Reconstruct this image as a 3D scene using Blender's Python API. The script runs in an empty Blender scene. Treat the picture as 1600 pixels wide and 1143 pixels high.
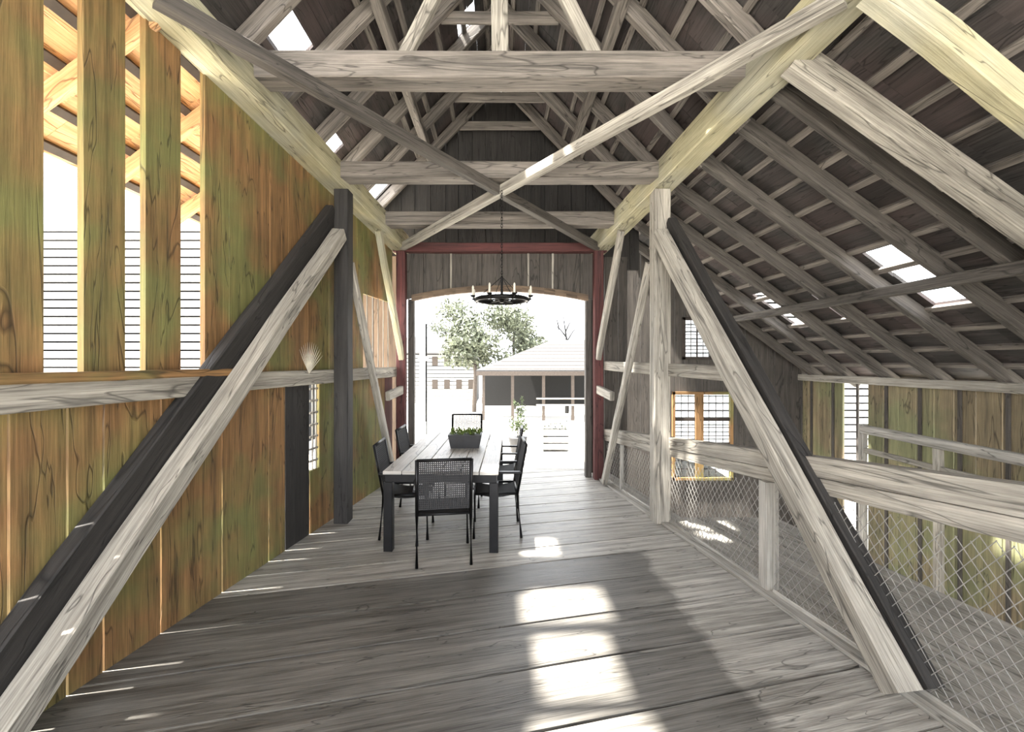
import bpy, bmesh, math, random
from mathutils import Vector, Matrix
random.seed(7)
S = bpy.context.scene
C = S.collection
F = 711.0                      # focal length in pixels of the 1600 px frame
EYE = 1.7
# ------------------------------------------------------------------ camera, sky, sun, exposure
cam = bpy.data.cameras.new('camera'); camo = bpy.data.objects.new('camera', cam); C.objects.link(camo)
camo.location = (0, 0, EYE); camo.rotation_euler = (math.radians(90), 0, 0)
cam.sensor_fit = 'HORIZONTAL'; cam.sensor_width = 36; cam.lens = 36 * F / 1600
cam.shift_x = 19 / 1600; cam.shift_y = -6.5 / 1600
cam.clip_start = 0.05; cam.clip_end = 400
S.camera = camo
W = bpy.data.worlds.new('sky'); S.world = W; W.use_nodes = True
bgn = W.node_tree.nodes['Background']; bgn.inputs[0].default_value = (0.93, 0.96, 1.0, 1); bgn.inputs[1].default_value = 3.0
sl = bpy.data.lights.new('sun', 'SUN'); sl.energy = 18.0; sl.angle = math.radians(1.5); sl.color = (1, 0.95, 0.87)
so = bpy.data.objects.new('sun', sl); C.objects.link(so)
SUN = Vector((0.43, 0.09, -0.90)).normalized()
so.rotation_euler = SUN.to_track_quat('-Z', 'Y').to_euler(); so.location = (-6, -2, 12)
vs = S.view_settings
vs.view_transform = 'Standard'; vs.look = 'None'; vs.gamma = 1; vs.use_curve_mapping = False
vs.exposure = 1.16

# ------------------------------------------------------------------ materials
def lin(c):
    return tuple(((v / 255) / 12.92 if v <= 10 else (((v / 255) + 0.055) / 1.055) ** 2.4) for v in c)
def newmat(name):
    m = bpy.data.materials.new(name); m.use_nodes = True
    nt = m.node_tree; b = nt.nodes['Principled BSDF']
    return m, nt, b
def plain(name, c, rough=0.6, metal=0.0, spec=0.5, noise=0.12, nscale=12):
    m, nt, b = newmat(name); N = nt.nodes; L = nt.links
    tc = N.new('ShaderNodeTexCoord'); n = N.new('ShaderNodeTexNoise'); n.inputs['Scale'].default_value = nscale; n.inputs['Detail'].default_value = 6
    L.new(tc.outputs['Object'], n.inputs['Vector'])
    r = N.new('ShaderNodeValToRGB'); k = lin(c)
    r.color_ramp.elements[0].position = 0.3; r.color_ramp.elements[1].position = 0.7
    r.color_ramp.elements[0].color = (*[v * (1 - noise * 2) for v in k], 1); r.color_ramp.elements[1].color = (*[min(1, v * (1 + noise)) for v in k], 1)
    L.new(n.outputs['Fac'], r.inputs['Fac']); L.new(r.outputs['Color'], b.inputs['Base Color'])
    b.inputs['Roughness'].default_value = rough; b.inputs['Metallic'].default_value = metal
    return m
def wood(name, dark, light, alt=None, rough=0.75, contrast=1.0, bump=0.5, tone=0.35, dark_zone=None, vs_=16.0, crack=1.0):
    """timber with the grain along U; 'alt' is a second hue that clouds over the first"""
    m, nt, b = newmat(name); N = nt.nodes; L = nt.links
    uv = N.new('ShaderNodeUVMap'); tc = N.new('ShaderNodeTexCoord'); geo = N.new('ShaderNodeNewGeometry')
    def mp(su, sv):
        q = N.new('ShaderNodeMapping'); q.inputs['Scale'].default_value = (su, sv, 1); L.new(uv.outputs['UV'], q.inputs['Vector']); return q
    def noise(vec, scale, detail, dist=0.0, rg=0.6):
        q = N.new('ShaderNodeTexNoise'); q.inputs['Scale'].default_value = scale; q.inputs['Detail'].default_value = detail
        q.inputs['Distortion'].default_value = dist; q.inputs['Roughness'].default_value = rg; L.new(vec, q.inputs['Vector']); return q.outputs['Fac']
    def math_(op, a, c, clamp=False):
        q = N.new('ShaderNodeMath'); q.operation = op; q.use_clamp = clamp
        for i, v in enumerate((a, c)):
            if hasattr(v, 'is_linked') or hasattr(v, 'links'): L.new(v, q.inputs[i])
            else: q.inputs[i].default_value = v
        return q.outputs[0]
    g1 = noise(mp(0.7, vs_).outputs[0], 1.0, 8, 0.5, 0.68)
    g2 = noise(mp(3.0, vs_ * 6).outputs[0], 1.0, 4, 0.2, 0.6)
    grain = math_('ADD', math_('MULTIPLY', g1, 0.62), math_('MULTIPLY', g2, 0.38))
    ramp = N.new('ShaderNodeValToRGB'); e = ramp.color_ramp.elements
    e[0].position = 0.5 - 0.16 / contrast; e[1].position = 0.5 + 0.14 / contrast
    e[0].color = (*lin(dark), 1); e[1].color = (*lin(light), 1)
    L.new(grain, ramp.inputs['Fac'])
    col = ramp.outputs['Color']
    if alt:
        r2 = N.new('ShaderNodeValToRGB'); e2 = r2.color_ramp.elements
        e2[0].position = e[0].position; e2[1].position = e[1].position
        e2[0].color = (*[v * 0.45 for v in lin(alt)], 1); e2[1].color = (*lin(alt), 1)
        L.new(grain, r2.inputs['Fac'])
        cl = noise(tc.outputs['Object'], 1.1, 3)
        f = math_('MULTIPLY', math_('SUBTRACT', cl, 0.42), 6.0, True)
        mx = N.new('ShaderNodeMix'); mx.data_type = 'RGBA'
        L.new(f, mx.inputs[0]); L.new(col, mx.inputs[6]); L.new(r2.outputs['Color'], mx.inputs[7]); col = mx.outputs[2]
    # cracks
    cr = noise(mp(0.55, 5.0).outputs[0], 1.0, 3, 0.6)
    cr = math_('ABSOLUTE', math_('SUBTRACT', cr, 0.5), 0.0)
    cr = math_('MULTIPLY', cr, 90.0 / max(crack, 0.01), True)
    crk = math_('ADD', math_('MULTIPLY', cr, 0.6), 0.4)
    # tone per piece and blotches
    bl = noise(tc.outputs['Object'], 2.3, 5)
    tn = math_('ADD', math_('MULTIPLY', geo.outputs['Random Per Island'], tone), 1.0 - tone / 2)
    tn = math_('MULTIPLY', tn, math_('ADD', math_('MULTIPLY', bl, 0.7), 0.65))
    tn = math_('MULTIPLY', tn, crk)
    if dark_zone:     # darker boards short of both edges: (x edge, plank-offset edge, factor)
        xe, ye, fac = dark_zone
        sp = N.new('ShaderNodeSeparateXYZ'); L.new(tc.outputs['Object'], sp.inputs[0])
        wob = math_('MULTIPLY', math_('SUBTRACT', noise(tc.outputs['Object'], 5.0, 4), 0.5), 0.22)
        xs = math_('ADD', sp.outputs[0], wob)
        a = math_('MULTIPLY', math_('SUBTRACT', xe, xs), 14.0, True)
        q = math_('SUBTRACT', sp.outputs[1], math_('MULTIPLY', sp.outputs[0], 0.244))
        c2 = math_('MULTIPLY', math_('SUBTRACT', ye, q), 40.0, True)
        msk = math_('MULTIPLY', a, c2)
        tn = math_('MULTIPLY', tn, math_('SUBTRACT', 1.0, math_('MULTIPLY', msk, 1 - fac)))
    vm = N.new('ShaderNodeVectorMath'); vm.operation = 'SCALE'; L.new(col, vm.inputs[0]); L.new(tn, vm.inputs['Scale'])
    L.new(vm.outputs[0], b.inputs['Base Color'])
    b.inputs['Roughness'].default_value = rough
    rr = math_('ADD', math_('MULTIPLY', g1, 0.35), rough - 0.17, True); L.new(rr, b.inputs['Roughness'])
    bp = N.new('ShaderNodeBump'); bp.inputs['Strength'].default_value = bump; bp.inputs['Distance'].default_value = 0.012
    L.new(math_('MULTIPLY', grain, cr), bp.inputs['Height']); L.new(bp.outputs[0], b.inputs['Normal'])
    return m
M = {}
M['siding'] = wood('siding_boards', (80, 62, 36), (172, 130, 84), alt=(136, 134, 80), tone=0.35)
M['siding_far'] = wood('siding_grey', (70, 58, 48), (132, 112, 92), tone=0.4)
M['outer'] = wood('outer_wall_boards', (84, 76, 60), (156, 140, 110), alt=(134, 134, 98), tone=0.4)
M['grey'] = wood('weathered_grey_timber', (92, 87, 80), (196, 190, 178), tone=0.2)
M['dark'] = wood('dark_timber', (44, 41, 38), (98, 92, 86), tone=0.3)
M['rafter'] = wood('rafter_timber', (60, 57, 53), (150, 142, 134), tone=0.5)
M['raft_side'] = wood('aisle_rafter_timber', (50, 47, 44), (112, 106, 100), tone=0.4)
M['tan'] = wood('sawn_tan_timber', (134, 128, 98), (204, 196, 162), alt=(194, 190, 168), tone=0.15, contrast=0.9)
M['darkest_wood'] = wood('darkest_timber', (24, 23, 22), (62, 59, 57), tone=0.4)  # darkest wood tone: gable, left post, outer braces, one siding board
M['red'] = wood('red_brown_timber', (54, 34, 34), (112, 64, 62), tone=0.2)
M['deck'] = wood('roof_shingle_boards', (30, 29, 28), (80, 76, 74), alt=(84, 73, 71), tone=0.7)
M['batten'] = wood('roof_batten_wood', (60, 56, 52), (150, 142, 134), tone=0.6)
M['eaves'] = wood('warm_eaves_boards', (170, 120, 74), (236, 192, 146), tone=0.3)
M['floor'] = wood('floor_planks', (96, 92, 86), (190, 186, 178), rough=0.46, tone=0.16, contrast=1.3, dark_zone=(1.3, 3.79, 0.42), vs_=20, bump=0.4, crack=0.5)
M['kerb'] = wood('kerb_planks', (112, 108, 100), (200, 196, 188), rough=0.6, tone=0.2)
M['metal'] = plain('charcoal_metal', (34, 34, 36), 0.4, 0.6)
M['blackiron'] = plain('black_iron', (26, 25, 25), 0.5, 0.7)
M['sling'] = plain('charcoal_sling_fabric', (52, 52, 54), 0.8, nscale=200)
M['wire'] = plain('galvanised_wire', (170, 168, 164), 0.4, 0.5)
M['candle'] = plain('ivory_candle', (225, 220, 205), 0.5)
M['white'] = plain('white_paint', (226, 226, 222), 0.6)
M['lap'] = plain('pale_lap_paint', (176, 176, 174), 0.8)
M['black'] = plain('near_black', (14, 14, 14), 0.9)  # near-black colour stands in for shade in lap gaps, slat gaps and porch
M['pot'] = plain('dark_planter', (58, 58, 60), 0.6)
M['leaf'] = plain('green_leaves', (112, 132, 62), 0.6, noise=0.4, nscale=30)
M['leafdark'] = plain('dark_leaves', (84, 98, 62), 0.6, noise=0.4, nscale=30)
M['leafpale'] = plain('pale_grey_green_leaves', (98, 104, 84), 0.7, noise=0.4, nscale=3)
M['bark'] = plain('bark', (84, 76, 70), 0.9)
M['straw'] = plain('dried_straw', (214, 206, 188), 0.7)
M['gravel'] = plain('pale_gravel', (206, 202, 194), 0.9, noise=0.12, nscale=30)
M['shingle'] = plain('grey_roof_shingle', (66, 65, 64), 0.8)
M['shade'] = plain('dark_stained_wood', (66, 58, 52), 0.8)
M['tabletop'] = wood('grey_table_slats', (140, 136, 130), (206, 202, 196), rough=0.45, tone=0.15, bump=0.2)
m, nt, b = newmat('window_glass'); b.inputs['Base Color'].default_value = (0.8, 0.85, 0.9, 1); b.inputs['Roughness'].default_value = 0.05
b.inputs['Transmission Weight'].default_value = 1.0; b.inputs['IOR'].default_value = 1.45; M['glass'] = m

# ------------------------------------------------------------------ mesh helpers
class MB:
    def __init__(s):
        s.bm = bmesh.new(); s.uv = s.bm.loops.layers.uv.new('UVMap')
    def timber(s, p0, p1, w, h, side=(1, 0, 0), cham=0.008, jit=0.003, seg=0.45):
        """squared log from p0 to p1; w = size along 'side', h = size across it"""
        p0 = Vector(p0); p1 = Vector(p1); a = p1 - p0; Ln = a.length; a.normalize()
        sd = Vector(side); sd = (sd - a * sd.dot(a))
        if sd.length < 1e-4: sd = Vector((0, 1, 0)) - a * a.y
        sd.normalize(); up = a.cross(sd)
        n = max(1, int(Ln / seg)) if jit else 1
        c = min(cham, w * 0.3, h * 0.3); x = w / 2; y = h / 2
        prof = [(-x + c, -y), (x - c, -y), (x, -y + c), (x, y - c), (x - c, y), (-x + c, y), (-x, y - c), (-x, -y + c)]
        d = [0]
        for i in range(8):
            q = prof[(i + 1) % 8]; r = prof[i]; d.append(d[-1] + math.hypot(q[0] - r[0], q[1] - r[1]))
        rings = []
        for k in range(n + 1):
            b = p0 + a * (Ln * k / n)
            jx = random.uniform(-jit, jit); jy = random.uniform(-jit, jit)
            rings.append([s.bm.verts.new(b + sd * (px + jx + random.uniform(-jit, jit) * .4) + up * (py + jy + random.uniform(-jit, jit) * .4)) for px, py in prof])
        uo = random.uniform(0, 50); vo = random.uniform(0, 50)
        for k in range(n):
            for i in range(8):
                f = s.bm.faces.new((rings[k][i], rings[k][(i + 1) % 8], rings[k + 1][(i + 1) % 8], rings[k + 1][i]))
                u0 = uo + Ln * k / n; u1 = uo + Ln * (k + 1) / n
                for lp, (u, v) in zip(f.loops, ((u0, d[i]), (u0, d[i + 1]), (u1, d[i + 1]), (u1, d[i]))):
                    lp[s.uv].uv = (u, v + vo)
        for ring, fl in ((rings[0], True), (rings[-1], False)):
            f = s.bm.faces.new(ring[::-1] if fl else ring)
            for lp in f.loops:
                q = lp.vert.co - p0; lp[s.uv].uv = (q.dot(up) * 1.0 + uo, q.dot(sd) + vo)
        return s
    def box(s, lo, hi, cham=0.003, jit=0.0):
        lo = Vector(lo); hi = Vector(hi); d = hi - lo; c = (lo + hi) / 2
        ax = max(range(3), key=lambda i: d[i]); v = Vector((0, 0, 0)); v[ax] = d[ax] / 2
        sa = (ax + 1) % 3; sb = (ax + 2) % 3; sv = Vector((0, 0, 0)); sv[sa] = 1
        return s.timber(c - v, c + v, d[sa], d[sb], sv, cham, jit)
    def poly(s, pts, z0, z1, du=(1, 0)):
        """prism over a flat outline; du = grain direction"""
        uo = random.uniform(0, 50); vo = random.uniform(0, 50)
        dv = (-du[1], du[0])
        T = [s.bm.verts.new((x, y, z1)) for x, y in pts]; B = [s.bm.verts.new((x, y, z0)) for x, y in pts]
        fs = [s.bm.faces.new(T), s.bm.faces.new(B[::-1])]
        n = len(pts)
        for i in range(n): fs.append(s.bm.faces.new((T[i], B[i], B[(i + 1) % n], T[(i + 1) % n])))
        for f in fs:
            for lp in f.loops:
                q = lp.vert.co; lp[s.uv].uv = (uo + q.x * du[0] + q.y * du[1], vo + q.x * dv[0] + q.y * dv[1] + q.z)
        return s
    def hexa(s, P):
        """eight corners: 0-3 one face, 4-7 the opposite one; grain along 0->1"""
        V = [s.bm.verts.new(p) for p in P]
        a = (Vector(P[1]) - Vector(P[0])).normalized(); uo = random.uniform(0, 50); vo = random.uniform(0, 50)
        for idx in ((0, 1, 2, 3), (7, 6, 5, 4), (0, 4, 5, 1), (1, 5, 6, 2), (2, 6, 7, 3), (3, 7, 4, 0)):
            f = s.bm.faces.new([V[i] for i in idx]); f.normal_update()
            n = f.normal; bb = n.cross(a)
            if bb.length < .1: bb = Vector((0, 0, 1)) if abs(n.z) < .5 else Vector((0, 1, 0))
            for lp in f.loops: lp[s.uv].uv = (uo + lp.vert.co.dot(a), vo + lp.vert.co.dot(bb))
        return s
    def tube(s, pts, r, n=8, closed=False):
        pts = [Vector(p) for p in pts]; rings = []; m = len(pts)
        for i, p in enumerate(pts):
            if closed: a = pts[(i + 1) % m] - pts[i - 1]
            else: a = pts[min(i + 1, m - 1)] - pts[max(i - 1, 0)]
            a.normalize(); u = a.cross(Vector((0, 0, 1)))
            if u.length < 0.05: u = Vector((1, 0, 0))
            u.normalize(); v = a.cross(u); rr = r[i] if isinstance(r, (list, tuple)) else r
            rings.append([s.bm.verts.new(p + (u * math.cos(t) + v * math.sin(t)) * rr) for t in [2 * math.pi * k / n for k in range(n)]])
        for i in range(m if closed else m - 1):
            A = rings[i]; B = rings[(i + 1) % m]
            for k in range(n):
                s.bm.faces.new((A[k], A[(k + 1) % n], B[(k + 1) % n], B[k]))
        if not closed: s.bm.faces.new(rings[0][::-1]); s.bm.faces.new(rings[-1])
        return s
    def lathe(s, prof, c=(0, 0, 0), n=16):
        rings = [[s.bm.verts.new((c[0] + r * math.cos(t), c[1] + r * math.sin(t), c[2] + z)) for t in [2 * math.pi * k / n for k in range(n)]] for r, z in prof]
        for A, B in zip(rings, rings[1:]):
            for k in range(n): s.bm.faces.new((A[k], A[(k + 1) % n], B[(k + 1) % n], B[k]))
        s.bm.faces.new(rings[0][::-1]); s.bm.faces.new(rings[-1]); return s
    def leaves(s, c, rad, n, size):
        c = Vector(c)
        for _ in range(n):
            d = Vector((random.gauss(0, 1), random.gauss(0, 1), random.gauss(0, 1))); d.normalize()
            p = c + Vector((d.x * rad[0], d.y * rad[1], d.z * rad[2])) * random.uniform(0.45, 1.0)
            a = Vector((random.gauss(0, 1), random.gauss(0, 1), random.gauss(0, 1))).normalized()
            b = a.cross(d + Vector((0.01, 0, 0))).normalized(); q = size * random.uniform(.6, 1.3)
            V = [s.bm.verts.new(p + a * q), s.bm.verts.new(p + b * q * .4 + d * q * .15), s.bm.verts.new(p - a * q), s.bm.verts.new(p - b * q * .4 + d * q * .15)]
            s.bm.faces.new(V)
        return s
    def build(s, name, mat, parent=None, smooth=False):
        bmesh.ops.recalc_face_normals(s.bm, faces=s.bm.faces)
        me = bpy.data.meshes.new(name); s.bm.to_mesh(me); s.bm.free()
        me.materials.append(M[mat] if isinstance(mat, str) else mat)
        if smooth:
            for p in me.polygons: p.use_smooth = True
        o = bpy.data.objects.new(name, me); C.objects.link(o)
        if parent: o.parent = parent
        return o
def tag(o, label, cat, group=None):
    o['label'] = label; o['category'] = cat
    if group: o['group'] = group
    return o
def struct(o): o['kind'] = 'structure'; return o
def empty(name, loc=(0, 0, 0), rz=0):
    o = bpy.data.objects.new(name, None); C.objects.link(o); o.location = loc; o.rotation_euler = (0, 0, rz); return o
def copy_tree(o, parent=None):
    c = o.copy(); C.objects.link(c)
    if parent: c.parent = parent
    for ch in list(o.children): copy_tree(ch, c)
    return c
def at(px, py, Y): return Vector(((px - 781) * Y / F, Y, EYE - (py - 565) * Y / F))
def w(Y): return 2.40 - 0.15 * Y                       # half width between the trusses; the walls draw together
def side(s, Y, off, z): return Vector((s * (w(Y) + off), Y, z))
def zp(Y): return 4.10 - 0.12 * Y                       # underside of the wall plates
Y0, Y1, YE = -3.0, 7.2, 8.0
def zmain(X): return 6.1 - 1.05 * abs(X)                # underside of the steep roof
def zaisle(X): return 3.9 - 0.72 * (abs(X) - 2.1)
XL, XR = 3.18, 5.42
ORD = ['first', 'second', 'third', 'fourth', 'fifth', 'sixth', 'seventh', 'eighth', 'ninth', 'tenth', 'eleventh', 'twelfth', 'thirteenth', 'fourteenth']

# ------------------------------------------------------------------ floor
def clip(poly, n, c):        # keep the side n.p <= c
    out = []
    for i in range(len(poly)):
        a = poly[i]; b = poly[(i + 1) % len(poly)]
        da = a[0] * n[0] + a[1] * n[1] - c; db = b[0] * n[0] + b[1] * n[1] - c
        if da <= 0: out.append(a)
        if (da < 0 < db) or (db < 0 < da):
            t = da / (da - db); out.append((a[0] + (b[0] - a[0]) * t, a[1] + (b[1] - a[1]) * t))
    return out
trap = [(-w(Y0) - .20, Y0), (w(Y0), Y0), (w(Y1), Y1), (-w(Y1) - .20, Y1)]
ang = math.atan(0.244); du = (math.cos(ang), math.sin(ang)); dn = (-math.sin(ang), math.cos(ang))
fb = MB(); q = -1.5; cut = 3.79 * math.cos(ang); edges = []
seams = [cut - .42 * k for k in range(1, 14)][::-1] + [cut] + [cut + .3 * k for k in range(1, 20)]
for a, b_ in zip(seams, seams[1:]):
    g = random.uniform(.011, .020)
    p = clip(trap, dn, b_ - g); p = clip(p, (-dn[0], -dn[1]), -a - .002) if len(p) > 2 else p
    if len(p) > 2:
        fb.poly(p, -0.06, random.uniform(-.003, .0), du)
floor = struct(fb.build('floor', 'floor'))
jb = MB()
for i in range(8):
    y = Y0 + .3 + i * 1.05; jb.timber((-w(y), y, -.16), (w(y), y, -.16), .14, .18, (0, 1, 0))
jb.build('floor_joist', 'dark', floor)
k = MB()
k.hexa([side(1, Y0, 0.01, .02), side(1, 6.9, 0.01, .02), side(1, 6.9, .30, .02), side(1, Y0, .30, .02),
        side(1, Y0, 0.01, -.10), side(1, 6.9, 0.01, -.10), side(1, 6.9, .30, -.10), side(1, Y0, .30, -.10)])
tag(k.build('kerb_beam', 'kerb'), 'pale grey sill beam lying on the floor edge under the wire mesh', 'beam')
k = MB()
for i in range(4):
    a = .31 + i * .27
    def xx(y, t): return w(y) + t
    k.hexa([(xx(Y0, a), Y0, -.01), (xx(5.0, a), 5.0, -.01), (xx(5.0, a + .26), 5.0, -.01), (xx(Y0, a + .26), Y0, -.01),
            (xx(Y0, a), Y0, -.07), (xx(5.0, a), 5.0, -.07), (xx(5.0, a + .26), 5.0, -.07), (xx(Y0, a + .26), Y0, -.07)])
tag(k.build('side_walkway', 'kerb'), 'pale plank walkway outside the wire mesh on the right', 'walkway')

# ------------------------------------------------------------------ left wall
wl = struct(empty('wall_left'))
def board(s, Ya, Yb, z0a, z1a, off, th, mat, parent, name='siding_board', z0b=None, z1b=None, gap=0.0):
    z0b = z0a if z0b is None else z0b; z1b = z1a if z1b is None else z1b
    P = lambda Y, o, z: side(s, Y, o, z)
    mb = MB().hexa([P(Ya, off, z0a), P(Ya, off, z1a), P(Yb, off, z1b), P(Yb, off, z0b),
                    P(Ya, off + th, z0a), P(Ya, off + th, z1a), P(Yb, off + th, z1b), P(Yb, off + th, z0b)])
    return mb.build(name, mat, parent)
def yl(px): return F * (2.4 + .16) / ((781 - px) + .15 * F)     # depth of a point of the left siding
def top(Y): return zp(Y) + .12
for a, b_ in ((-70, 65), (128, 193), (225, 280), (318, 355), (356.5, 419), (420.5, 448), (449, 479), (480, 512)):
    ya, yb = yl(a), yl(b_)
    board(-1, ya, yb, 1.50, top(ya), .15, .035, 'siding', wl, z1b=top(yb))
for ya, yb in ((.2, .55), (.75, 1.05), (1.25, 1.6)):
    board(-1, ya, yb, 1.50, top(ya), .15, .035, 'siding', wl, z1b=top(yb))
# boards past the dark post, then the opening with slats
for a, b_ in ((513, 540), (541, 556), (557, 566)):
    ya, yb = yl(a), yl(b_); board(-1, ya, yb, 1.50, top(ya), .15, .035, 'siding', wl, z1b=top(yb))
ya = yl(566.5)
board(-1, ya, 6.6, 2.55, top(ya), .15, .035, 'siding', wl, z1b=top(6.6))
yy = ya + .1
while yy < 6.5:
    board(-1, yy, yy + .018, 1.5, 2.56, .15, .008, 'grey', wl, 'slat'); yy += .17
# lower boards
xs = [-60, 10, 102, 159, 249, 345, 418, 444, 482]
low = [Y0, -.2, .2, .55, .9, 1.25, 1.6] + [yl(x) for x in xs[1:]]
for a, b_ in zip(low, low[1:]):
    board(-1, a + .006, b_ - .006, 0.0, 1.52, .15, .03, 'darkest_wood' if a > 4.0 else 'siding', wl)
board(-1, yl(483), yl(497), 0.0, .62, .15, .03, 'siding', wl)
for i in range(7): board(-1, yl(483) + .01, yl(497) - .01, .70 + i * .12, .72 + i * .12, .155, .015, 'grey', wl, 'lattice_slat')
for i in range(2):
    y = yl(487) + i * .06; board(-1, y, y + .015, .62, 1.5, .15, .012, 'grey', wl, 'lattice_slat')
fl = [497, 530, 545, 556, 566, 575, 583, 591, 600]
for a, b_ in zip(fl, fl[1:]): board(-1, yl(a) + .005, yl(b_) - .005, 0.0, 1.52, .15, .03, 'siding', wl)
board(-1, yl(600), 6.6, 0.0, 1.52, .15, .03, 'red', wl)

# ------------------------------------------------------------------ truss timbers
def beam(name, mat, p0, p1, bw, bh, sd, label, cat='beam', group=None, **kw):
    o = MB().timber(p0, p1, bw, bh, sd, **kw).build(name, mat); tag(o, label, cat, group); return o
for s, nm in ((-1, 'left'), (1, 'right')):
    P = lambda Y, o, z: side(s, Y, o, z)
    beam('wall_plate', 'tan', P(Y0, .06, zp(Y0) + .13), P(6.9, .06, zp(6.9) + .13), .22, .26, (1, 0, 0),
         'long tan sawn wall plate running along the top of the %s truss' % nm, jit=.004)
beam('rail_beam', 'grey', side(-1, Y0, .105, 1.515), side(-1, 6.6, .105, 1.56), .08, .14, (1, 0, 0), 'long grey girt rail across the brown boards of the left wall', 'rail')
beam('rail_ledge', 'siding', side(-1, Y0, .09, 1.615), side(-1, 3.35, .09, 1.625), .11, .05, (1, 0, 0), 'thin sill board on the left girt rail under the open gaps', 'sill')
beam('rail_beam', 'grey', side(1, 3.52, .12, 1.595), side(1, 6.6, .12, 1.645), .08, .13, (1, 0, 0), 'short weathered rail through the right truss above the hand beam', 'rail')
def hb_top(Y): return 1.181 - .0966 * (Y - 1.912)
def hb_bot(Y): return .931 - .0784 * (Y - 1.912)
def hb_mid(Y): return hb_bot(Y) * .55 + hb_top(Y) * .45
o = MB()
for fa, fb_, ofs in ((hb_mid, hb_top, .09), (hb_bot, lambda Y: hb_mid(Y) - .006, .10)):
    ys_ = [Y0 + 1.6 + (6.6 - Y0 - 1.6) * i / 8 for i in range(9)]
    for ya_, yb_ in zip(ys_[:1], ys_[-1:]):
        o.hexa([side(1, ya_, ofs, fa(ya_)), side(1, yb_, ofs, fa(yb_)), side(1, yb_, ofs, fb_(yb_)), side(1, ya_, ofs, fb_(ya_)),
                side(1, ya_, .21, fa(ya_)), side(1, yb_, .21, fa(yb_)), side(1, yb_, .21, fb_(yb_)), side(1, ya_, .21, fb_(ya_))])
tag(o.build('hand_beam', 'grey'), 'thick doubled grey beam above the wire mesh on the right', 'beam')
# near posts and far posts
beam('truss_post', 'darkest_wood', side(-1, 4.86, .0, 0.0), side(-1, 4.86, .0, zp(4.86)), .15, .17, (1, 0, 0), 'dark upright post in the left truss halfway to the portal', 'post')
beam('truss_post', 'grey', side(1, 4.86, .04, 0.0), side(1, 4.86, .04, zp(4.86)), .17, .17, (1, 0, 0), 'grey upright post in the right truss halfway to the portal', 'post')
# near diagonal braces
def brace(s, Ya, za, Yb, zb, off, th, wd, mat, label):
    a = side(s, Ya, off, za); b = side(s, Yb, off, zb); d = (b - a).normalized()
    return beam('diagonal_brace', mat, a, b, th, wd, (1, 0, 0), label, 'brace', jit=.004)
brace(-1, 1.80, .02, 4.74, 3.03, -.02, .13, .13, 'grey', 'long weathered diagonal brace on the left leaning up to the dark post')
brace(1, 2.30, .03, 4.74, 3.02, -.02, .13, .145, 'grey', 'long weathered diagonal brace on the right crossing the thick hand beam')
brace(-1, 1.66, .03, 4.80, 3.26, .092, .09, .19, 'darkest_wood', 'dark outer diagonal brace on the left, pressed against the boards behind the weathered one')
brace(1, 2.32, .03, 4.80, 3.14, .112, .09, .19, 'darkest_wood', 'dark outer diagonal brace on the right, doubled up behind the weathered one')
brace(-1, 6.30, .02, 4.98, 2.78, -.01, .07, .10, 'grey', 'thin brace behind the left chairs sloping down to the portal')
brace(1, 6.30, .03, 4.98, 2.78, -.01, .07, .10, 'grey', 'thin brace beyond the right post sloping down to the portal')
brace(-1, 6.56, 1.75, 5.75, 3.36, .0, .07, .12, 'tan', 'short knee brace under the far end of the left wall plate')
brace(1, 6.56, 1.75, 5.75, 3.36, .0, .07, .12, 'grey', 'short knee brace under the far end of the right wall plate')
for s, nm in ((-1, 'left'), (1, 'right')):
    beam('rail_stub', 'grey', side(s, 6.05, .0, 1.24), side(s, 6.58, .0, 1.30), .06, .12, (1, 0, 0), 'short pale block rail beside the %s side of the portal' % nm, 'rail')
# tie beams
ties = [(1.6, 'grey', 'nearest tie beam overhead at the top edge'), (3.50, 'rafter', 'big grey tie beam crossing overhead below the collar struts'),
        (4.80, 'rafter', 'tie beam between the two middle posts behind the crossed braces'), (5.95, 'rafter', 'last tie beam ahead of the portal beam')]
for y, mt, lb in ties[1:]:
    hh = .20 if y < 4 else .17
    dz_ = .15 if y < 4 else .08
    beam('tie_beam', mt, (-w(y) - .1, y, zp(y) + dz_ + hh / 2), (w(y) + .1, y, zp(y) + dz_ + hh / 2), .20, hh, (0, 1, 0), lb, 'beam')
# crossed braces lying between the plates
beam('cross_brace', 'dark', side(-1, 2.62, -.02, 3.80), side(1, 6.5, -.04, 3.345), .10, .09, (0, 0, 1), 'long overhead cross brace from near left to far right', 'brace')
beam('cross_brace', 'grey', side(1, 2.62, -.02, 3.80), side(-1, 6.5, -.04, 3.345), .10, .09, (0, 0, 1), 'long overhead cross brace from near right to far left', 'brace')
# king post and struts on the big tie beam
zt = zp(3.5) + .35
beam('king_post', 'grey', (0, 3.50, zt), (0, 3.50, 5.95), .13, .12, (1, 0, 0), 'upright king post on the middle of the big tie beam', 'post')
for s, nm in ((-1, 'left'), (1, 'right')):
    beam('roof_strut', 'grey', (s * .75, 3.52, zt), (s * .12, 3.52, 5.3), .07, .10, (0, 1, 0), 'sloping strut on the %s of the king post' % nm, 'strut')
# principal beams of the right aisle roof
beam('aisle_beam', 'grey', (w(3.12) + .08, 3.12, zaisle(2.1) - .13), (XR - .15, 3.12, zaisle(XR) - .05), .12, .20, (0, 1, 0), 'broad pale roof beam with bolt holes sloping down to the right', 'beam', jit=.004)
beam('aisle_beam', 'tan', (w(2.45) - .02, 2.45, 3.72), (XR - .2, 2.45, 1.15), .13, .15, (0, 1, 0), 'tan roof beam in the top right corner above the pale one', 'beam', jit=.004)

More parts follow.
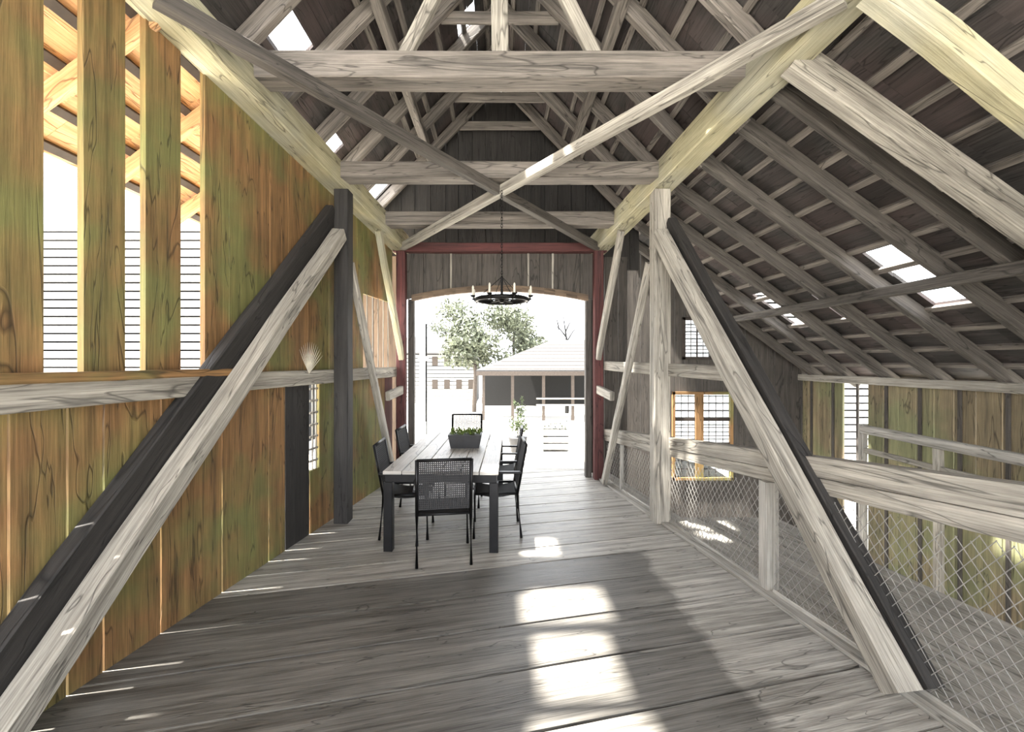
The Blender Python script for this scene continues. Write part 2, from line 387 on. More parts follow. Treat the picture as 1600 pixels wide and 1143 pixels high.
# ------------------------------------------------------------------ roof deck with battens and gaps of sky
holesL = [(1.2, 1.74, 1.48, 1.86), (1.86, 2.40, 1.52, 1.82), (2.54, 2.98, 1.46, 1.86), (3.4, 3.95, 1.62, 1.82), (4.95, 5.3, 1.82, 2.02), (6.5, 6.9, 1.66, 1.92), (3.8, 4.35, .38, .66), (5.2, 5.5, .3, .5), (0.2, 1.0, 1.6, 1.9)]
holesR = [(3.55, 3.75, 1.0, 1.2)]
holesA = [(4.12, 4.62, 3.68, 4.42), (6.35, 6.85, 3.8, 4.5), (5.62, 5.85, 4.0, 4.4)]
def deck(s, x0, x1, zf, ya, yb, holes, mat, nm, tile=.30):
    """rows of wide boards lying along the building, cut short at each gap"""
    mb = MB(); n = max(1, round((x1 - x0) / tile)); bw = (x1 - x0) / n
    cuts = sorted({x0, x1} | {x for h in holes for x in h[2:]})
    rows = []
    for c0, c1 in zip(cuts, cuts[1:]):
        k = max(1, round((c1 - c0) / tile))
        rows += [(c0 + (c1 - c0) * i / k, c0 + (c1 - c0) * (i + 1) / k) for i in range(k)]
    for a, b in rows:
        c = (a + b) / 2; segs = [(ya, yb)]
        for h in holes:
            if h[2] < c < h[3]:
                segs = [t for u0, u1 in segs for t in ((u0, min(u1, h[0])), (max(u0, h[1]), u1)) if t[1] - t[0] > .02]
        for u0, u1 in segs:
            y = u0
            while y < u1 - 1e-4:
                y2 = min(u1, y + random.uniform(.35, .8)); l = random.uniform(0, .008)
                if u1 - y2 < .1: y2 = u1
                mb.hexa([(s * a, y, zf(a) + .03 + l), (s * a, y2 , zf(a) + .03 + l), (s * (b - .003), y2 , zf(b) + .03 + l), (s * (b - .003), y, zf(b) + .03 + l),
                         (s * a, y, zf(a) + .07 + l), (s * a, y2, zf(a) + .07 + l), (s * (b - .003), y2, zf(b) + .07 + l), (s * (b - .003), y, zf(b) + .07 + l)])
                y = y2
    return mb.build(nm, mat)
def battens(s, x0, x1, zf, ya, yb, step, parent, mat, hide=()):
    x = x0 + step * .6
    while x < x1:
        if s < 0 and zf is zmain and 1.45 < x < 1.9: x += step; continue
        if not any(h[2] < x < h[3] for h in hide):
            MB().timber((s * x, ya, zf(x) + .012), (s * x, yb, zf(x) + .012), .06, .035, (s, 0, -0.8), cham=.002, jit=.004).build('batten', mat, parent)
        else:
            MB().timber((s * x, ya, zf(x) + .012), (s * x, yb, zf(x) + .012), .03, .02, (s, 0, -0.8), cham=.002, jit=.002).build('batten', mat, parent)
        x += step
ceil = struct(empty('ceiling'))
for nm, s, x0, x1, zf, hs, yb in (('left', -1, 0, 2.1, zmain, holesL, Y1), ('right', 1, 0, 2.1, zmain, holesR, Y1), ('aisle', 1, 2.1, XR + .15, zaisle, holesA, YE)):
    d = deck(s, x0, x1, zf, Y0, yb, hs, 'deck', 'roof_deck'); d.parent = ceil
    battens(s, x0, x1, zf, Y0, yb, .27, ceil, 'batten')
d = deck(-1, 2.1, XL, zaisle, Y0, YE, [], 'eaves', 'eaves_deck'); d.parent = ceil
battens(-1, 2.1, XL, zaisle, Y0, YE, .22, ceil, 'shade')
RY = [-.3, .45, 1.1, 1.8, 2.47, 3.33, 4.0, 4.75, 5.5, 6.2, 6.95]
for i, y in enumerate(RY):
    o_ = ORD[len(RY) - 1 - i]
    vis = y > 1.2
    for s, nm in ((-1, 'left'), (1, 'right')):
        beam('rafter', 'rafter', (s * .02, y, zmain(.02) - .09), (s * 2.14, y, zmain(2.14) - .09), .08, .14, (0, 1, 0),
             '%s rafter from the far gable on the %s steep roof slope' % (o_, nm), 'rafter', 'rafters of the %s steep roof slope' % nm)
    if vis and y not in (3.33,):
        beam('collar_tie', 'rafter', (-.62, y + .07, zmain(.62) - .11), (.62, y + .07, zmain(.62) - .11), .04, .13, (0, 1, 0),
             '%s collar tie from the far gable joining a rafter pair' % o_, 'collar tie', 'collar ties under the ridge')
RA = [-.3, .45, 1.1, 1.78, 3.5, 4.02, 4.75, 5.5, 6.25, 7.0, 7.7]
for i, y in enumerate(RA):
    beam('rafter', 'raft_side', (2.06, y, zaisle(2.06) - .07), (XR + .1, y, zaisle(XR + .1) - .07), .09, .14, (0, 1, 0),
         '%s rafter from the end wall under the low right roof' % ORD[len(RA) - 1 - i], 'rafter', 'rafters of the low right roof')
for i, y in enumerate([.4, 1.2, 2.0, 2.8, 3.6, 4.4, 5.2, 6.0, 6.8]):
    beam('eaves_rafter', 'eaves', (-2.1, y, zaisle(2.1) - .07), (-XL, y, zaisle(XL) - .07), .06, .12, (0, 1, 0),
         '%s short eaves rafter beyond the left gaps counted from the camera end' % ORD[i], 'rafter', 'eaves rafters on the left')
beam('ridge_board', 'rafter', (0, Y0, 6.03), (0, Y1, 6.03), .04, .16, (1, 0, 0), 'ridge board along the peak of the roof', 'beam')
for xx_, lb in ((1.05, 'upper'), ):
    for s, nm in ((-1, 'left'), (1, 'right')):
        beam('purlin', 'rafter', (s * xx_, Y0, zmain(xx_) - .22), (s * xx_, Y1, zmain(xx_) - .22), .10, .11, (1, 0, 0), 'long purlin under the %s steep roof slope' % nm, 'beam')
beam('purlin', 'raft_side', (3.9, Y0, zaisle(3.9) - .20), (3.9, YE, zaisle(3.9) - .20), .10, .10, (1, 0, 0), 'long purlin under the low right roof', 'beam')

# ------------------------------------------------------------------ far gable, portal
def vboards(mb, x0, x1, y, zlo, zhi, step, th=.03):
    x = x0
    while x < x1 - 1e-4:
        x2 = min(x + step * random.uniform(.85, 1.15), x1); g = .004
        mb.hexa([(x + g, y, zlo(x)), (x + g, y, zhi(x)), (x2 - g, y, zhi(x2)), (x2 - g, y, zlo(x2)),
                 (x + g, y + th, zlo(x)), (x + g, y + th, zhi(x)), (x2 - g, y + th, zhi(x2)), (x2 - g, y + th, zlo(x2))])
        x = x2
g = MB(); vboards(g, -2.2, 2.2, Y1 - .02, lambda x: 3.15, lambda x: max(3.2, min(zmain(x) + .03, 6.1)), .22)
vboards(g, -2.2, 2.2, Y1 + .02, lambda x: 3.15, lambda x: max(3.2, min(zmain(x) + .03, 6.1)), .31)
struct(g.build('wall_back', 'darkest_wood'))
YP = 6.72
def archz(x): return 2.60 + .135 * (1 - (x / 1.27) ** 2)
pt = empty('portal_header', (0, YP, 2.6))
g = MB(); vboards(g, -1.42, 1.42, 0, lambda x: archz(x) - 2.6 + .05, lambda x: .72, .285); vboards(g, -1.42, 1.42, .03, lambda x: archz(x) - 2.6 + .05, lambda x: .72, .23); g.build('header_board', 'dark', pt)
g = MB(); n = 16
for i in range(n):
    a = -1.30 + 2.6 * i / n; b_ = -1.30 + 2.6 * (i + 1) / n
    za = archz(a) - 2.6; zb = archz(b_) - 2.6
    g.hexa([(a, -.035, za), (b_, -.035, zb), (b_, -.035, zb + .09), (a, -.035, za + .09), (a, .05, za), (b_, .05, zb), (b_, .05, zb + .09), (a, .05, za + .09)])
g.build('arch_trim', 'siding_far', pt)
for x in (-.72, .42, .78): MB().box((x - .015, -.02, .14), (x + .015, 0, .70)).build('cover_strip', 'grey', pt)
tag(pt, 'dark boarded portal header with a shallow arched lower edge', 'portal header')
beam('portal_beam', 'red', (-1.55, 6.66, 3.36), (1.55, 6.66, 3.36), .16, .13, (0, 1, 0), 'red-brown beam along the top of the portal header', 'beam')
for s, nm in ((-1, 'left'), (1, 'right')):
    beam('portal_post', 'red', (s * 1.43, 6.62, 0), (s * 1.43, 6.62, 3.30), .13, .14, (1, 0, 0), 'red-brown post at the %s side of the portal' % nm, 'post')
    beam('portal_jamb', 'dark', (s * 1.31, 6.76, 0), (s * 1.31, 6.76, 2.62), .09, .12, (1, 0, 0), 'dark jamb lining the %s side of the portal' % nm, 'jamb')
sw = MB(); vboards(sw, -2.1, -1.50, 6.9, lambda x: 0.0, lambda x: 3.3, .2)
struct(sw.build('wall_portal_left', 'siding_far'))
sw = MB(); vboards(sw, 1.38, 1.95, 6.95, lambda x: -1.2, lambda x: 3.3, .2)
struct(sw.build('wall_portal_right', 'dark'))

# ------------------------------------------------------------------ right end wall with windows, outer wall
def xr(px, Y=YE): return (px - 781) * Y / F
def zr(py, Y=YE): return EYE - (py - 565) * Y / F
wins = [(xr(1070), xr(1108), zr(557), zr(500)), (xr(1054), xr(1140), zr(745), zr(616))]
e = MB(); cuts = sorted({1.5, XR} | {v for q_ in wins for v in q_[:2]})
for a, b_ in zip(cuts, cuts[1:]):
    c = (a + b_) / 2; spans = [(-1.3, None)]
    for x0, x1, z0, z1 in sorted(wins, key=lambda t: t[2]):
        if x0 < c < x1:
            lo, hi = spans.pop(); spans += [(lo, z0), (z1, hi)]
    for lo, hi in spans:
        vboards(e, a, b_, YE, (lambda x, lo=lo: lo), (lambda x, hi=hi: hi if hi is not None else min(zaisle(max(x, 2.1)), 3.9)), .24)
struct(e.build('wall_right_end', 'dark'))
for i, (x0, x1, z0, z1) in enumerate(wins):
    wf = MB(); t = .05
    wf.box((x0 - t, YE - .04, z0 - t), (x0, YE + .04, z1 + t)); wf.box((x1, YE - .04, z0 - t), (x1 + t, YE + .04, z1 + t))
    wf.box((x0 - t, YE - .04, z0 - t), (x1 + t, YE + .04, z0)); wf.box((x0 - t, YE - .04, z1), (x1 + t, YE + .04, z1 + t))
    fr = struct(wf.build('window_%d' % (i + 1), 'shade' if i == 0 else 'siding'))
    mu = MB()
    if i: mu.box((x0 + .36, YE - .03, z0), (x0 + .50, YE + .03, z1))
    else: mu.box(((x0 + x1) / 2 - .012, YE - .01, z0), ((x0 + x1) / 2 + .012, YE + .01, z1))
    mu.build('mullion', 'siding' if i else 'shade', fr)
    gb = MB(); nz = 10 if i else 5
    for k_ in range(1, nz):
        z = z0 + (z1 - z0) * k_ / nz; th = .03 if (i and k_ in (4, 7)) else .006
        gb.box((x0, YE - .006, z - th), (x1, YE + .006, z + th), .001)
    for k_ in range(1, 8 if i else 4):
        x = x0 + (x1 - x0) * k_ / (8 if i else 4); gb.box((x - .005, YE - .005, z0), (x + .005, YE + .005, z1), .001)
    gb.build('glazing_bars', 'shade', fr)
    MB().box((x0, YE + .012, z0), (x1, YE + .018, z1), .001).build('pane', 'glass', fr)
ow = MB(); y = Y0; yc = [];
while y < YE - .01:
    y2 = min(YE, y + random.uniform(.22, .28))
    if not (6.62 < (y + y2) / 2 < 6.98):
        g_ = .007; ow.hexa([(XR - .1, y + g_, -1.3), (XR - .1, y + g_, 1.45), (XR - .1, y2 - g_, 1.45), (XR - .1, y2 - g_, -1.3), (XR - .07, y + g_, -1.3), (XR - .07, y + g_, 1.45), (XR - .07, y2 - g_, 1.45), (XR - .07, y2 - g_, -1.3)])
    y = y2
wr = struct(ow.build('wall_right', 'outer'))
bt = MB(); y = Y0 + .25
while y < YE:
    bt.box((XR - .125, y - .02, -1.3), (XR - .10, y + .02, 1.42)); y += .5
bt.build('cover_strips', 'dark', wr)['kind'] = 'structure'
beam('eaves_plate', 'grey', (XR - .14, Y0, 1.43), (XR - .14, YE, 1.43), .09, .11, (1, 0, 0), 'grey eaves plate along the top of the low outer right wall', 'beam')
# handrail in the right aisle
hr = empty('handrail', (4.55, 4.6, -1.2))
MB().timber((0, -2.2, 2.03), (0, 1.1, 2.06), .08, .10, (1, 0, 0)).build('top_rail', 'kerb', hr)
MB().timber((0, -2.2, 1.78), (0, 1.1, 1.80), .05, .06, (1, 0, 0)).build('lower_rail', 'grey', hr)
for y_ in (1.1, .12, -1.0, -2.1): MB().timber((0, y_, 0), (0, y_, 2.12 if y_ == 1.1 else 2.0), .07, .07, (1, 0, 0)).build('rail_post', 'kerb' if y_ > .5 else 'grey', hr)
tag(hr, 'pale handrail with posts in front of the outer right boards', 'handrail')

# ------------------------------------------------------------------ wire mesh on the right
def meshpanel(ya, yb, label, step=.062, r=.0016):
    o = empty('wire_mesh_panel', side(1, ya, .10, 0)); base = o.location.copy()
    def zt_(Y): return hb_bot(Y) - .004
    mb = MB(); L = yb - ya
    sl_ = 1.35
    def P(Y, z): return side(1, Y, .10, z) - base
    k = -1.2 / sl_
    while k < L:
        for sg in (1, -1):
            y0_ = ya + k if sg == 1 else ya + k + 1.0 / sl_
            # line z = .02 + sl*(Y - y0) (rising) or falling
            pts = []
            for j in range(0, 25):
                z = .03 + j * .04
                Y = y0_ + (z - .03) / sl_ if sg == 1 else y0_ - (z - .03) / sl_
                if ya <= Y <= yb and z <= zt_(Y): pts.append((Y, z))
            if len(pts) > 1: mb.timber(P(*pts[0]), P(*pts[-1]), r * 2, r * 2, (1, 0, 0), cham=.0003, jit=0)
        k += step
    mb.build('wire', 'wire', o)
    fr = MB().timber(P(ya + .01, 0.02), P(ya + .01, zt_(ya)), .05, .05, (1, 0, 0)); fr.build('stud', 'kerb', o)
    MB().timber(P(ya, .03), P(yb, .03), .03, .03, (1, 0, 0)).build('bottom_batten', 'kerb', o)
    tag(o, label, 'wire mesh'); return o
meshpanel(1.2, 3.32, 'wire mesh panel nearest the camera under the hand beam')
meshpanel(3.42, 4.76, 'wire mesh panel between the pale stud and the right post')
meshpanel(4.96, 5.95, 'wire mesh panel just past the right post')
meshpanel(5.97, 6.5, 'farthest small wire mesh panel beside the portal')
beam('mesh_stud', 'kerb', side(1, 3.40, .12, .02), side(1, 3.40, .12, .81), .10, .10, (1, 0, 0), 'pale square stud between two wire mesh panels', 'post')

# ------------------------------------------------------------------ table
tb = empty('dining_table', (-.50, 5.18, 0), math.radians(-1.5))
for i in range(6):
    a = -.52 + i * 1.04 / 6
    MB().box((a + .004, -1.13, .695), (a + 1.04 / 6 - .004, 1.13, .725), .003).build('table_slat', 'tabletop', tb)
fr = MB()
for sx in (-1, 1): fr.box((sx * .48 - .02, -1.08, .62), (sx * .48 + .02, 1.08, .694))
for sy in (-1, 1): fr.box((-.5, sy * 1.09 - .02, .62), (.5, sy * 1.09 + .02, .694))
fr.build('apron', 'metal', tb)
for sx in (-1, 1):
    for sy in (-1, 1): MB().box((sx * .475 - .04, sy * 1.08 - .04, 0), (sx * .475 + .04, sy * 1.08 + .04, .62), .004).build('leg', 'metal', tb)
tag(tb, 'long patio table with grey slatted top and charcoal metal legs', 'table')
# chair: faces +Y, back at -Y
def make_chair():
    r = empty('armchair')
    for sx in (-1, 1):
        MB().tube([(sx * .225, -.24, 0), (sx * .225, -.20, .42), (sx * .225, -.29, .90)], .014, 8).build('rear_leg', 'metal', r, True)
        MB().tube([(sx * .235, .22, 0), (sx * .225, .21, .43), (sx * .225, .17, .625)], .014, 8).build('front_leg', 'metal', r, True)
        MB().box((sx * .235 - .022, -.24, .625), (sx * .235 + .022, .20, .645), .005).build('armrest', 'metal', r)
    MB().tube([(-.225, -.29, .895), (.225, -.29, .895)], .014).build('back_rail', 'metal', r, True)
    f = MB()
    f.tube([(-.225, .21, .425), (.225, .21, .425)], .013); f.tube([(-.225, -.2, .425), (.225, -.2, .425)], .013)
    for sx in (-1, 1): f.tube([(sx * .222, -.2, .425), (sx * .222, .21, .425)], .013)
    f.build('frame', 'metal', r, True)
    # slings: the woven back lets light through between its strands
    s_ = MB(); n = 6
    for i in range(n):
        t0 = i / n; t1 = (i + 1) / n; sag = lambda t: -.035 * math.sin(math.pi * t)
        ya = -.2 + .41 * t0; yb = -.2 + .41 * t1
        s_.hexa([(-.215, ya, .43 + sag(t0)), (.215, ya, .43 + sag(t0)), (.215, yb, .43 + sag(t1)), (-.215, yb, .43 + sag(t1)),
                 (-.215, ya, .425 + sag(t0)), (.215, ya, .425 + sag(t0)), (.215, yb, .425 + sag(t1)), (-.215, yb, .425 + sag(t1))])
    s_.build('seat', 'sling', r)
    b = MB()
    for i in range(27):
        x = -.208 + .416 * i / 26
        b.timber((x, -.205, .47), (x, -.286, .885), .010, .003, (1, 0, 0), cham=.0005, jit=0)
    for i in range(24):
        t = i / 23; b.timber((-.215, -.205 - .081 * t, .47 + .415 * t), (.215, -.205 - .081 * t, .47 + .415 * t), .009, .003, (0, 0, 1), cham=.0005, jit=0)
    b.build('backrest', 'sling', r)
    return r
ch0 = make_chair()
spots = [(-.50, 4.02, 9, 'charcoal armchair at the near end of the table with its back to the camera'),
         (-.50, 6.68, 180, 'charcoal armchair at the far end of the table in front of the portal'),
         (-.92, 4.58, -88, 'charcoal armchair on the left side of the table, nearer of the two'),
         (-.92, 5.55, -92, 'charcoal armchair on the left side of the table, farther of the two'),
         (-.04, 4.62, 92, 'charcoal armchair on the right side of the table, nearer of the two'),
         (-.02, 5.52, 88, 'charcoal armchair on the right side of the table, farther of the two')]
for i, (x, y, a, lb) in enumerate(spots):
    o = ch0 if i == 0 else copy_tree(ch0)
    o.location = (x, y, 0); o.rotation_euler = (0, 0, math.radians(a)); tag(o, lb, 'chair', 'armchairs around the patio table')
# planter on the table
pb = empty('table_planter', (-.395, 5.22, .725))
g = MB(); g.hexa([(-.16, -.09, 0), (.16, -.09, 0), (.16, .09, 0), (-.16, .09, 0), (-.19, -.11, .15), (.19, -.11, .15), (.19, .11, .15), (-.19, .11, .15)]); g.build('pot', 'pot', pb)
g = MB()
for i in range(150):
    x = random.uniform(-.17, .17); y_ = random.uniform(-.09, .09); a = random.uniform(0, 6.28); ln = random.uniform(.04, .1)
    dx, dy = math.cos(a) * ln * .8, math.sin(a) * ln * .6
    p = Vector((x, y_, .14)); q_ = Vector((x + dx, y_ + dy, .14 + ln)); sd_ = Vector((-dy, dx, 0)).normalized() * .008
    V = [g.bm.verts.new(v) for v in (p, (p + q_) / 2 + sd_, q_, (p + q_) / 2 - sd_)]; g.bm.faces.new(V)
g.build('foliage', 'leaf', pb)
tag(pb, 'dark tapered planter of low green foliage on the patio table', 'planter')

# ------------------------------------------------------------------ chandelier
cy_ = 4.62; cz = 2.33
cd = empty('chandelier', (0.02, cy_, cz)); cd.scale = (.86, .86, 1)
MB().tube([(.30 * math.cos(t), .30 * math.sin(t), 0) for t in [2 * math.pi * i / 32 for i in range(32)]], .022, 8, True).build('ring', 'blackiron', cd, True)
g = MB()
for r_ in (.30,):
    for i in range(3):
        t = math.pi * i / 3; g.tube([(r_ * math.cos(t), r_ * math.sin(t), 0), (-r_ * math.cos(t), -r_ * math.sin(t), 0)], .008)
g.build('crossbar', 'blackiron', cd)
MB().lathe([(.02, -.03), (.035, -.01), (.02, .03), (.012, .12), (.018, .22), (.01, .24)]).build('hub', 'blackiron', cd)
for i in range(8):
    t = 2 * math.pi * (i + .5) / 8; x, y_ = .36 * math.cos(t), .36 * math.sin(t)
    ar = MB().tube([(.29 * math.cos(t), .29 * math.sin(t), 0), (.33 * math.cos(t), .33 * math.sin(t), -.02), (x, y_, .01)], .007).build('arm', 'blackiron', cd, True)
    MB().lathe([(.015, 0), (.032, .012), (.032, .018)], (x, y_, .01), 10).build('drip_pan', 'blackiron', ar)
    MB().lathe([(.012, 0), (.012, .085), (.004, .10)], (x, y_, .025), 8).build('candle', 'candle', ar)
g = MB(); zc = .24; i = 0
while zc < 1.10:
    g.tube([((.010 * math.cos(t) if i % 2 else 0), (0 if i % 2 else .010 * math.cos(t)), zc + .022 * math.sin(t)) for t in [2 * math.pi * j / 8 for j in range(8)]], .004, 5, True); zc += .034; i += 1
g.build('chain', 'blackiron', cd)
g = MB()
for i in range(4):
    t = math.pi * i / 2 + .4; g.tube([(.29 * math.cos(t), .29 * math.sin(t), .01), (0, 0, .235)], .004, 6)
g.build('hanger', 'blackiron', cd)
tag(cd, 'black ring chandelier with candle arms hanging from the crossed braces', 'chandelier')

# dried fan on the left rail, beside the dark post
g = MB(); base = side(-1, 4.32, .06, 1.59)
for i in range(13):
    a = math.radians(35 + i * 8); tip = base + Vector((.01, math.cos(a) * .12 + .0, math.sin(a) * .30)) + Vector((math.cos(a) * .10, 0, 0))
    sd_ = Vector((.006, 0, .0)); md = base.lerp(tip, .6)
    g.hexa([base - sd_ * .4, md - sd_, tip, base + sd_ * .4, base - sd_ * .4 + Vector((0, .003, 0)), md - sd_ + Vector((0, .003, 0)), tip + Vector((0, .003, 0)), base + sd_ * .4 + Vector((0, .003, 0))])
tag(g.build('dried_palm_fan', 'straw'), 'dried palm fan standing on the left rail beside the dark post', 'dried palm')

# ------------------------------------------------------------------ outside
def hgt(x, y):
    t = max(0, min(1, (y - 10) / 14)); t = t * t * (3 - 2 * t); h = -1.6 * t
    if y < 7.3 or (x > 1.55 and y < 8.05): h = -1.3
    elif abs(x) > 3.5: h = min(h, -1.3 * min(1, (abs(x) - 3.5) / 2))
    return h
g = MB(); xs_ = [-80, -50, -30, -20, -14, -10, -8, -6.5, -5.5, -4.5, -3.5, -2.5, -1.5, -.5, .5, 1.5, 1.58, 2.5, 3.5, 4.5, 5.5, 6.5, 8, 10, 14, 20, 30, 50, 80]
ys_ = [-60, -30, -10, -4, 0, 4, 7.0, 7.22, 7.31, 8.04, 8.06, 9, 10, 11, 12, 13, 14, 16, 18, 20, 22, 24, 30, 40, 60, 90, 140]
V = [[g.bm.verts.new((x, y, hgt(x, y) if y != 7.22 else hgt(x, 7.31))) for x in xs_] for y in ys_]
for j in range(len(ys_) - 1):
    for i in range(len(xs_) - 1): g.bm.faces.new((V[j][i], V[j][i + 1], V[j + 1][i + 1], V[j + 1][i]))
struct(g.build('ground', 'gravel'))
def house(name, x0, x1, y0, y1, z0, z1, label, lap=.26, roof=None, cat='building'):
    h = empty(name, ((x0 + x1) / 2, y0, z0)); bx = h.location.copy()
    g = MB(); z = z0
    while z < z1:
        a = (x0 - bx.x, 0, z - z0); 
        g.hexa([(x0 - bx.x, -.05, z - z0), (x1 - bx.x, -.05, z - z0), (x1 - bx.x, 0, z - z0 + lap - .055), (x0 - bx.x, 0, z - z0 + lap - .055),
                (x0 - bx.x, .02, z - z0), (x1 - bx.x, .02, z - z0), (x1 - bx.x, .02, z - z0 + lap - .055), (x0 - bx.x, .02, z - z0 + lap - .055)])
        z += lap
    g.build('lap_siding', 'lap', h)
    MB().box((x0 - bx.x, .16, 0), (x1 - bx.x, y1 - y0, z1 - z0), .01).build('wall', 'black', h)  # near-black backing paints the shadow lines between the laps
    if roof:
        r = MB(); rz = z1 - z0; mid = (y1 - y0) / 2
        r.hexa([(x0 - bx.x - .3, -.4, rz), (x1 - bx.x + .3, -.4, rz), (x1 - bx.x + .3, mid, rz + roof), (x0 - bx.x - .3, mid, rz + roof),
                (x0 - bx.x - .3, -.4, rz + .1), (x1 - bx.x + .3, -.4, rz + .1), (x1 - bx.x + .3, mid, rz + roof + .1), (x0 - bx.x - .3, mid, rz + roof + .1)])
        r.hexa([(x0 - bx.x - .3, y1 - y0 + .4, rz), (x1 - bx.x + .3, y1 - y0 + .4, rz), (x1 - bx.x + .3, mid, rz + roof), (x0 - bx.x - .3, mid, rz + roof),
                (x0 - bx.x - .3, y1 - y0 + .4, rz + .1), (x1 - bx.x + .3, y1 - y0 + .4, rz + .1), (x1 - bx.x + .3, mid, rz + roof + .1), (x0 - bx.x - .3, mid, rz + roof + .1)])
        r.build('roof', 'shingle', h)
    tag(h, label, cat); return h
house('white_building', -16, -7.2, 14, 20, -1.3, 5.9, 'white lap-sided building seen through the gaps of the left wall')
house('white_building', 4.2, 12, 14, 20, -1.3, 4.6, 'white lap-sided building seen through the end windows on the right', .22)
hs = house('distant_house', -8.5, -1.9, 36, 42, -1.6, 2.3, 'pale two-storey house beyond the portal on the left', .3, roof=1.4)
for i in range(7):
    for z in (1.2, 3.0):
        MB().box((-3.0 + i * .95, -.08, z), (-2.55 + i * .95, -.03, z + .7), .01).build('window', 'shade', hs)
# low shed with porch
sh = empty('porch_shed', (1.6, 26, -1.6))
g = MB(); g.hexa([(-2.9, -1.2, 2.75), (4.2, -1.2, 2.75), (4.2, 2.2, 4.55), (1.6, 2.2, 4.55), (-2.9, -1.2, 2.85), (4.2, -1.2, 2.85), (4.2, 2.2, 4.65), (1.6, 2.2, 4.65)]); g.build('roof', 'shingle', sh)
g = MB()
for i in range(9): g.box((-2.4 + i * .44, -1.1 + i * .38, 2.89 + i * .20), (4.2, -1.06 + i * .38, 2.93 + i * .20), .004)
g.build('roof_course', 'shade', sh)
MB().box((-2.6, .8, .7), (4.0, 2.0, 2.74)).build('back_wall', 'black', sh)
MB().box((-2.9, -1.25, 2.55), (4.2, -1.1, 2.78)).build('fascia', 'shade', sh)
for x in (-2.5, -.9, .8, 2.4, 3.9): MB().box((x - .08, -1.1, .1), (x + .08, -.95, 2.6)).build('porch_post', 'shade', sh)
for z in (.9, 1.25): MB().box((0.4, -1.12, z), (3.9, -1.05, z + .08)).build('porch_rail', 'grey', sh)
tag(sh, 'low shed with dark open porch and pale shingled roof beyond the portal', 'shed')
def tree(x, y, z0, h, cr, n, mat, label, size=.16, name='leafy_tree'):
    t = empty(name, (x, y, z0))
    MB().tube([(0, 0, 0), (.1, 0, h * .3), (-.05, .1, h * .6), (.05, 0, h * .85)], [.16, .13, .09, .04]).build('trunk', 'bark', t, True)
    g = MB()
    for i in range(9):
        a = random.uniform(0, 6.28); rr = cr * random.uniform(.1, .7)
        g.leaves((rr * math.cos(a), rr * math.sin(a), h * random.uniform(.45, .9)), (cr * .5, cr * .5, cr * .38), n // 9, size)
    g.build('crown', mat, t); tag(t, label, 'tree', 'trees beyond the portal')
tree(-1.7, 30, -1.6, 7.9, 2.6, 5200, 'leafpale', 'pale green tree standing just left of the chandelier')
tree(-5.2, 44, -1.6, 9.6, 2.2, 2400, 'leafpale', 'taller hazy tree behind the distant house')
tree(1.0, 32, -1.6, 7.4, 2.8, 4200, 'leafpale', 'rounded hazy tree below the chandelier and left of the shed roof')
tree(2.2, 38, -1.6, 7.4, 1.8, 1500, 'leafpale', 'sparse tree above the shed ridge')
bt_ = empty('bare_tree', (4.3, 29.2, -1.6)); g = MB()
g.tube([(0, 0, 0), (.05, 0, 2.0), (-.1, 0, 3.6), (0, 0, 4.6), (-.25, 0, 6.4)], [.14, .12, .1, .07, .02])
for a, b_ in (((-.1, 0, 3.7), (-1.2, 0, 4.3)), ((0, 0, 4.0), (.9, 0, 3.8)), ((0, 0, 4.6), (.7, 0, 5.6)), ((-.05, 0, 4.9), (-.8, 0, 5.7)), ((-.1, 0, 5.2), (.4, 0, 6.1)), ((-.8, 0, 4.1), (-1.3, 0, 3.7)), ((-.5, 0, 5.35), (-.7, 0, 6.2))):
    g.tube([a, tuple((Vector(a) + Vector(b_)) / 2 + Vector((0, 0, .08))), b_], [.06, .04, .012], 6)
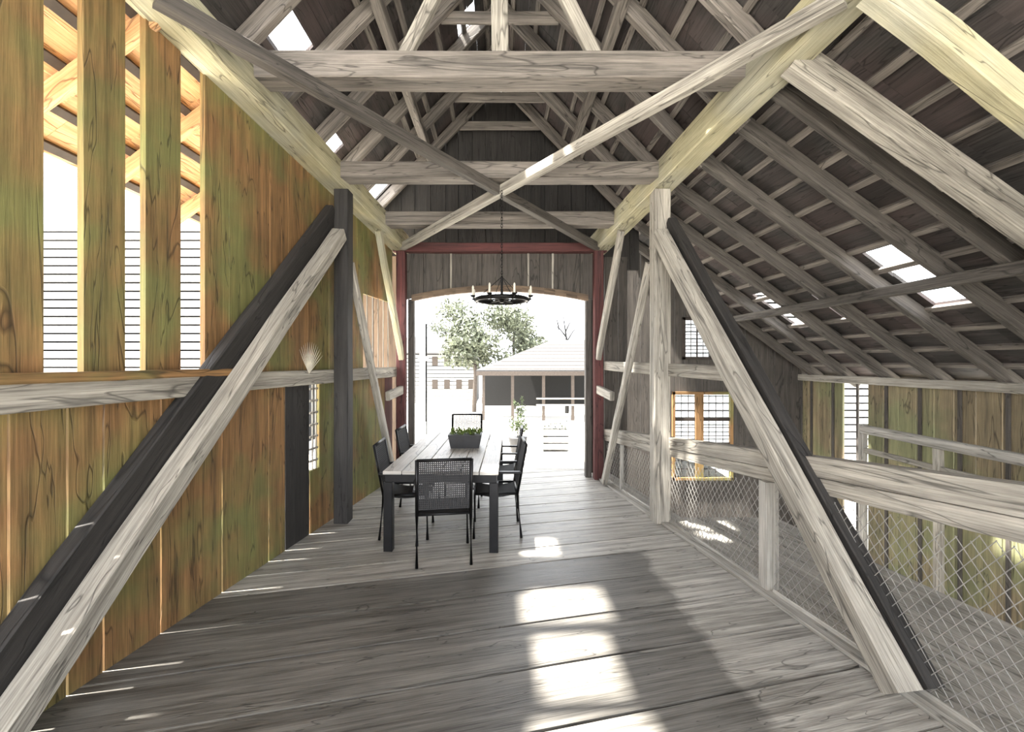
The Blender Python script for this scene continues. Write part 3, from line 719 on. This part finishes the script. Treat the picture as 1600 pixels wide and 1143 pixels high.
g.build('trunk', 'black', bt_); tag(bt_, 'small bare dark tree rising above the shed roof', 'tree')
# potted shrub, white planter, white post beyond the portal
ps = empty('potted_shrub', (.34, 8.6, 0))
MB().lathe([(.13, 0), (.18, .26), (.19, .28)]).build('pot', 'pot', ps, True)
g = MB()
for i in range(10): g.leaves((random.uniform(-.14, .14), random.uniform(-.1, .1), random.uniform(.35, .80)), (.10, .10, .12), 70, .028)
for i in range(3): g.leaves(((-.06, .08, 0)[i], 0, (.92, .98, .85)[i]), (.03, .03, .10), 30, .025)
g.build('foliage', 'leafdark', ps); g = MB(); g.tube([(0, 0, .25), (0, 0, .8)], .012); g.build('stem', 'bark', ps)
tag(ps, 'leafy potted shrub standing outside beyond the right-hand chairs', 'potted plant')
wp = empty('white_planter_box', (1.06, 8.75, 0)); g = MB()
for z in (.04, .17, .30): g.box((-.27, -.15, z), (.27, -.13, z + .11))
g.box((-.27, .13, .04), (.27, .15, .41)); g.box((-.27, -.15, .04), (-.25, .15, .41)); g.box((.25, -.15, .04), (.27, .15, .41)); g.build('box', 'lap', wp); MB().box((-.25, -.125, .04), (.25, .125, .36)).build('soil', 'black', wp)  # soil coloured near-black so the slat gaps look shaded
for sx in (-1, 1): MB().box((sx * .27 - .03, -.17, 0), (sx * .27 + .03, -.11, .55)).build('corner_post', 'white', wp)
g = MB(); 
for i in range(5): g.leaves((-.2 + i * .1, 0, .47), (.06, .06, .10), 40, .025)
g.build('foliage', 'leafpale', wp)
tag(wp, 'white slatted planter box on the gravel right of the potted shrub', 'planter')
gp = empty('white_gate_post', (-1.42, 8.4, 0))
MB().box((-.05, -.05, 0), (.05, .05, 2.75)).build('post', 'white', gp); MB().box((-.065, -.065, 0), (.065, .065, .6)).build('plinth', 'white', gp)
MB().box((.055, -.02, .05), (.075, .02, 2.4)).build('iron_strap', 'blackiron', gp); MB().box((-.08, -.07, 1.72), (.09, .07, 1.80)).build('band', 'white', gp)
tag(gp, 'white gate post with black strap just outside the portal on the left', 'post')
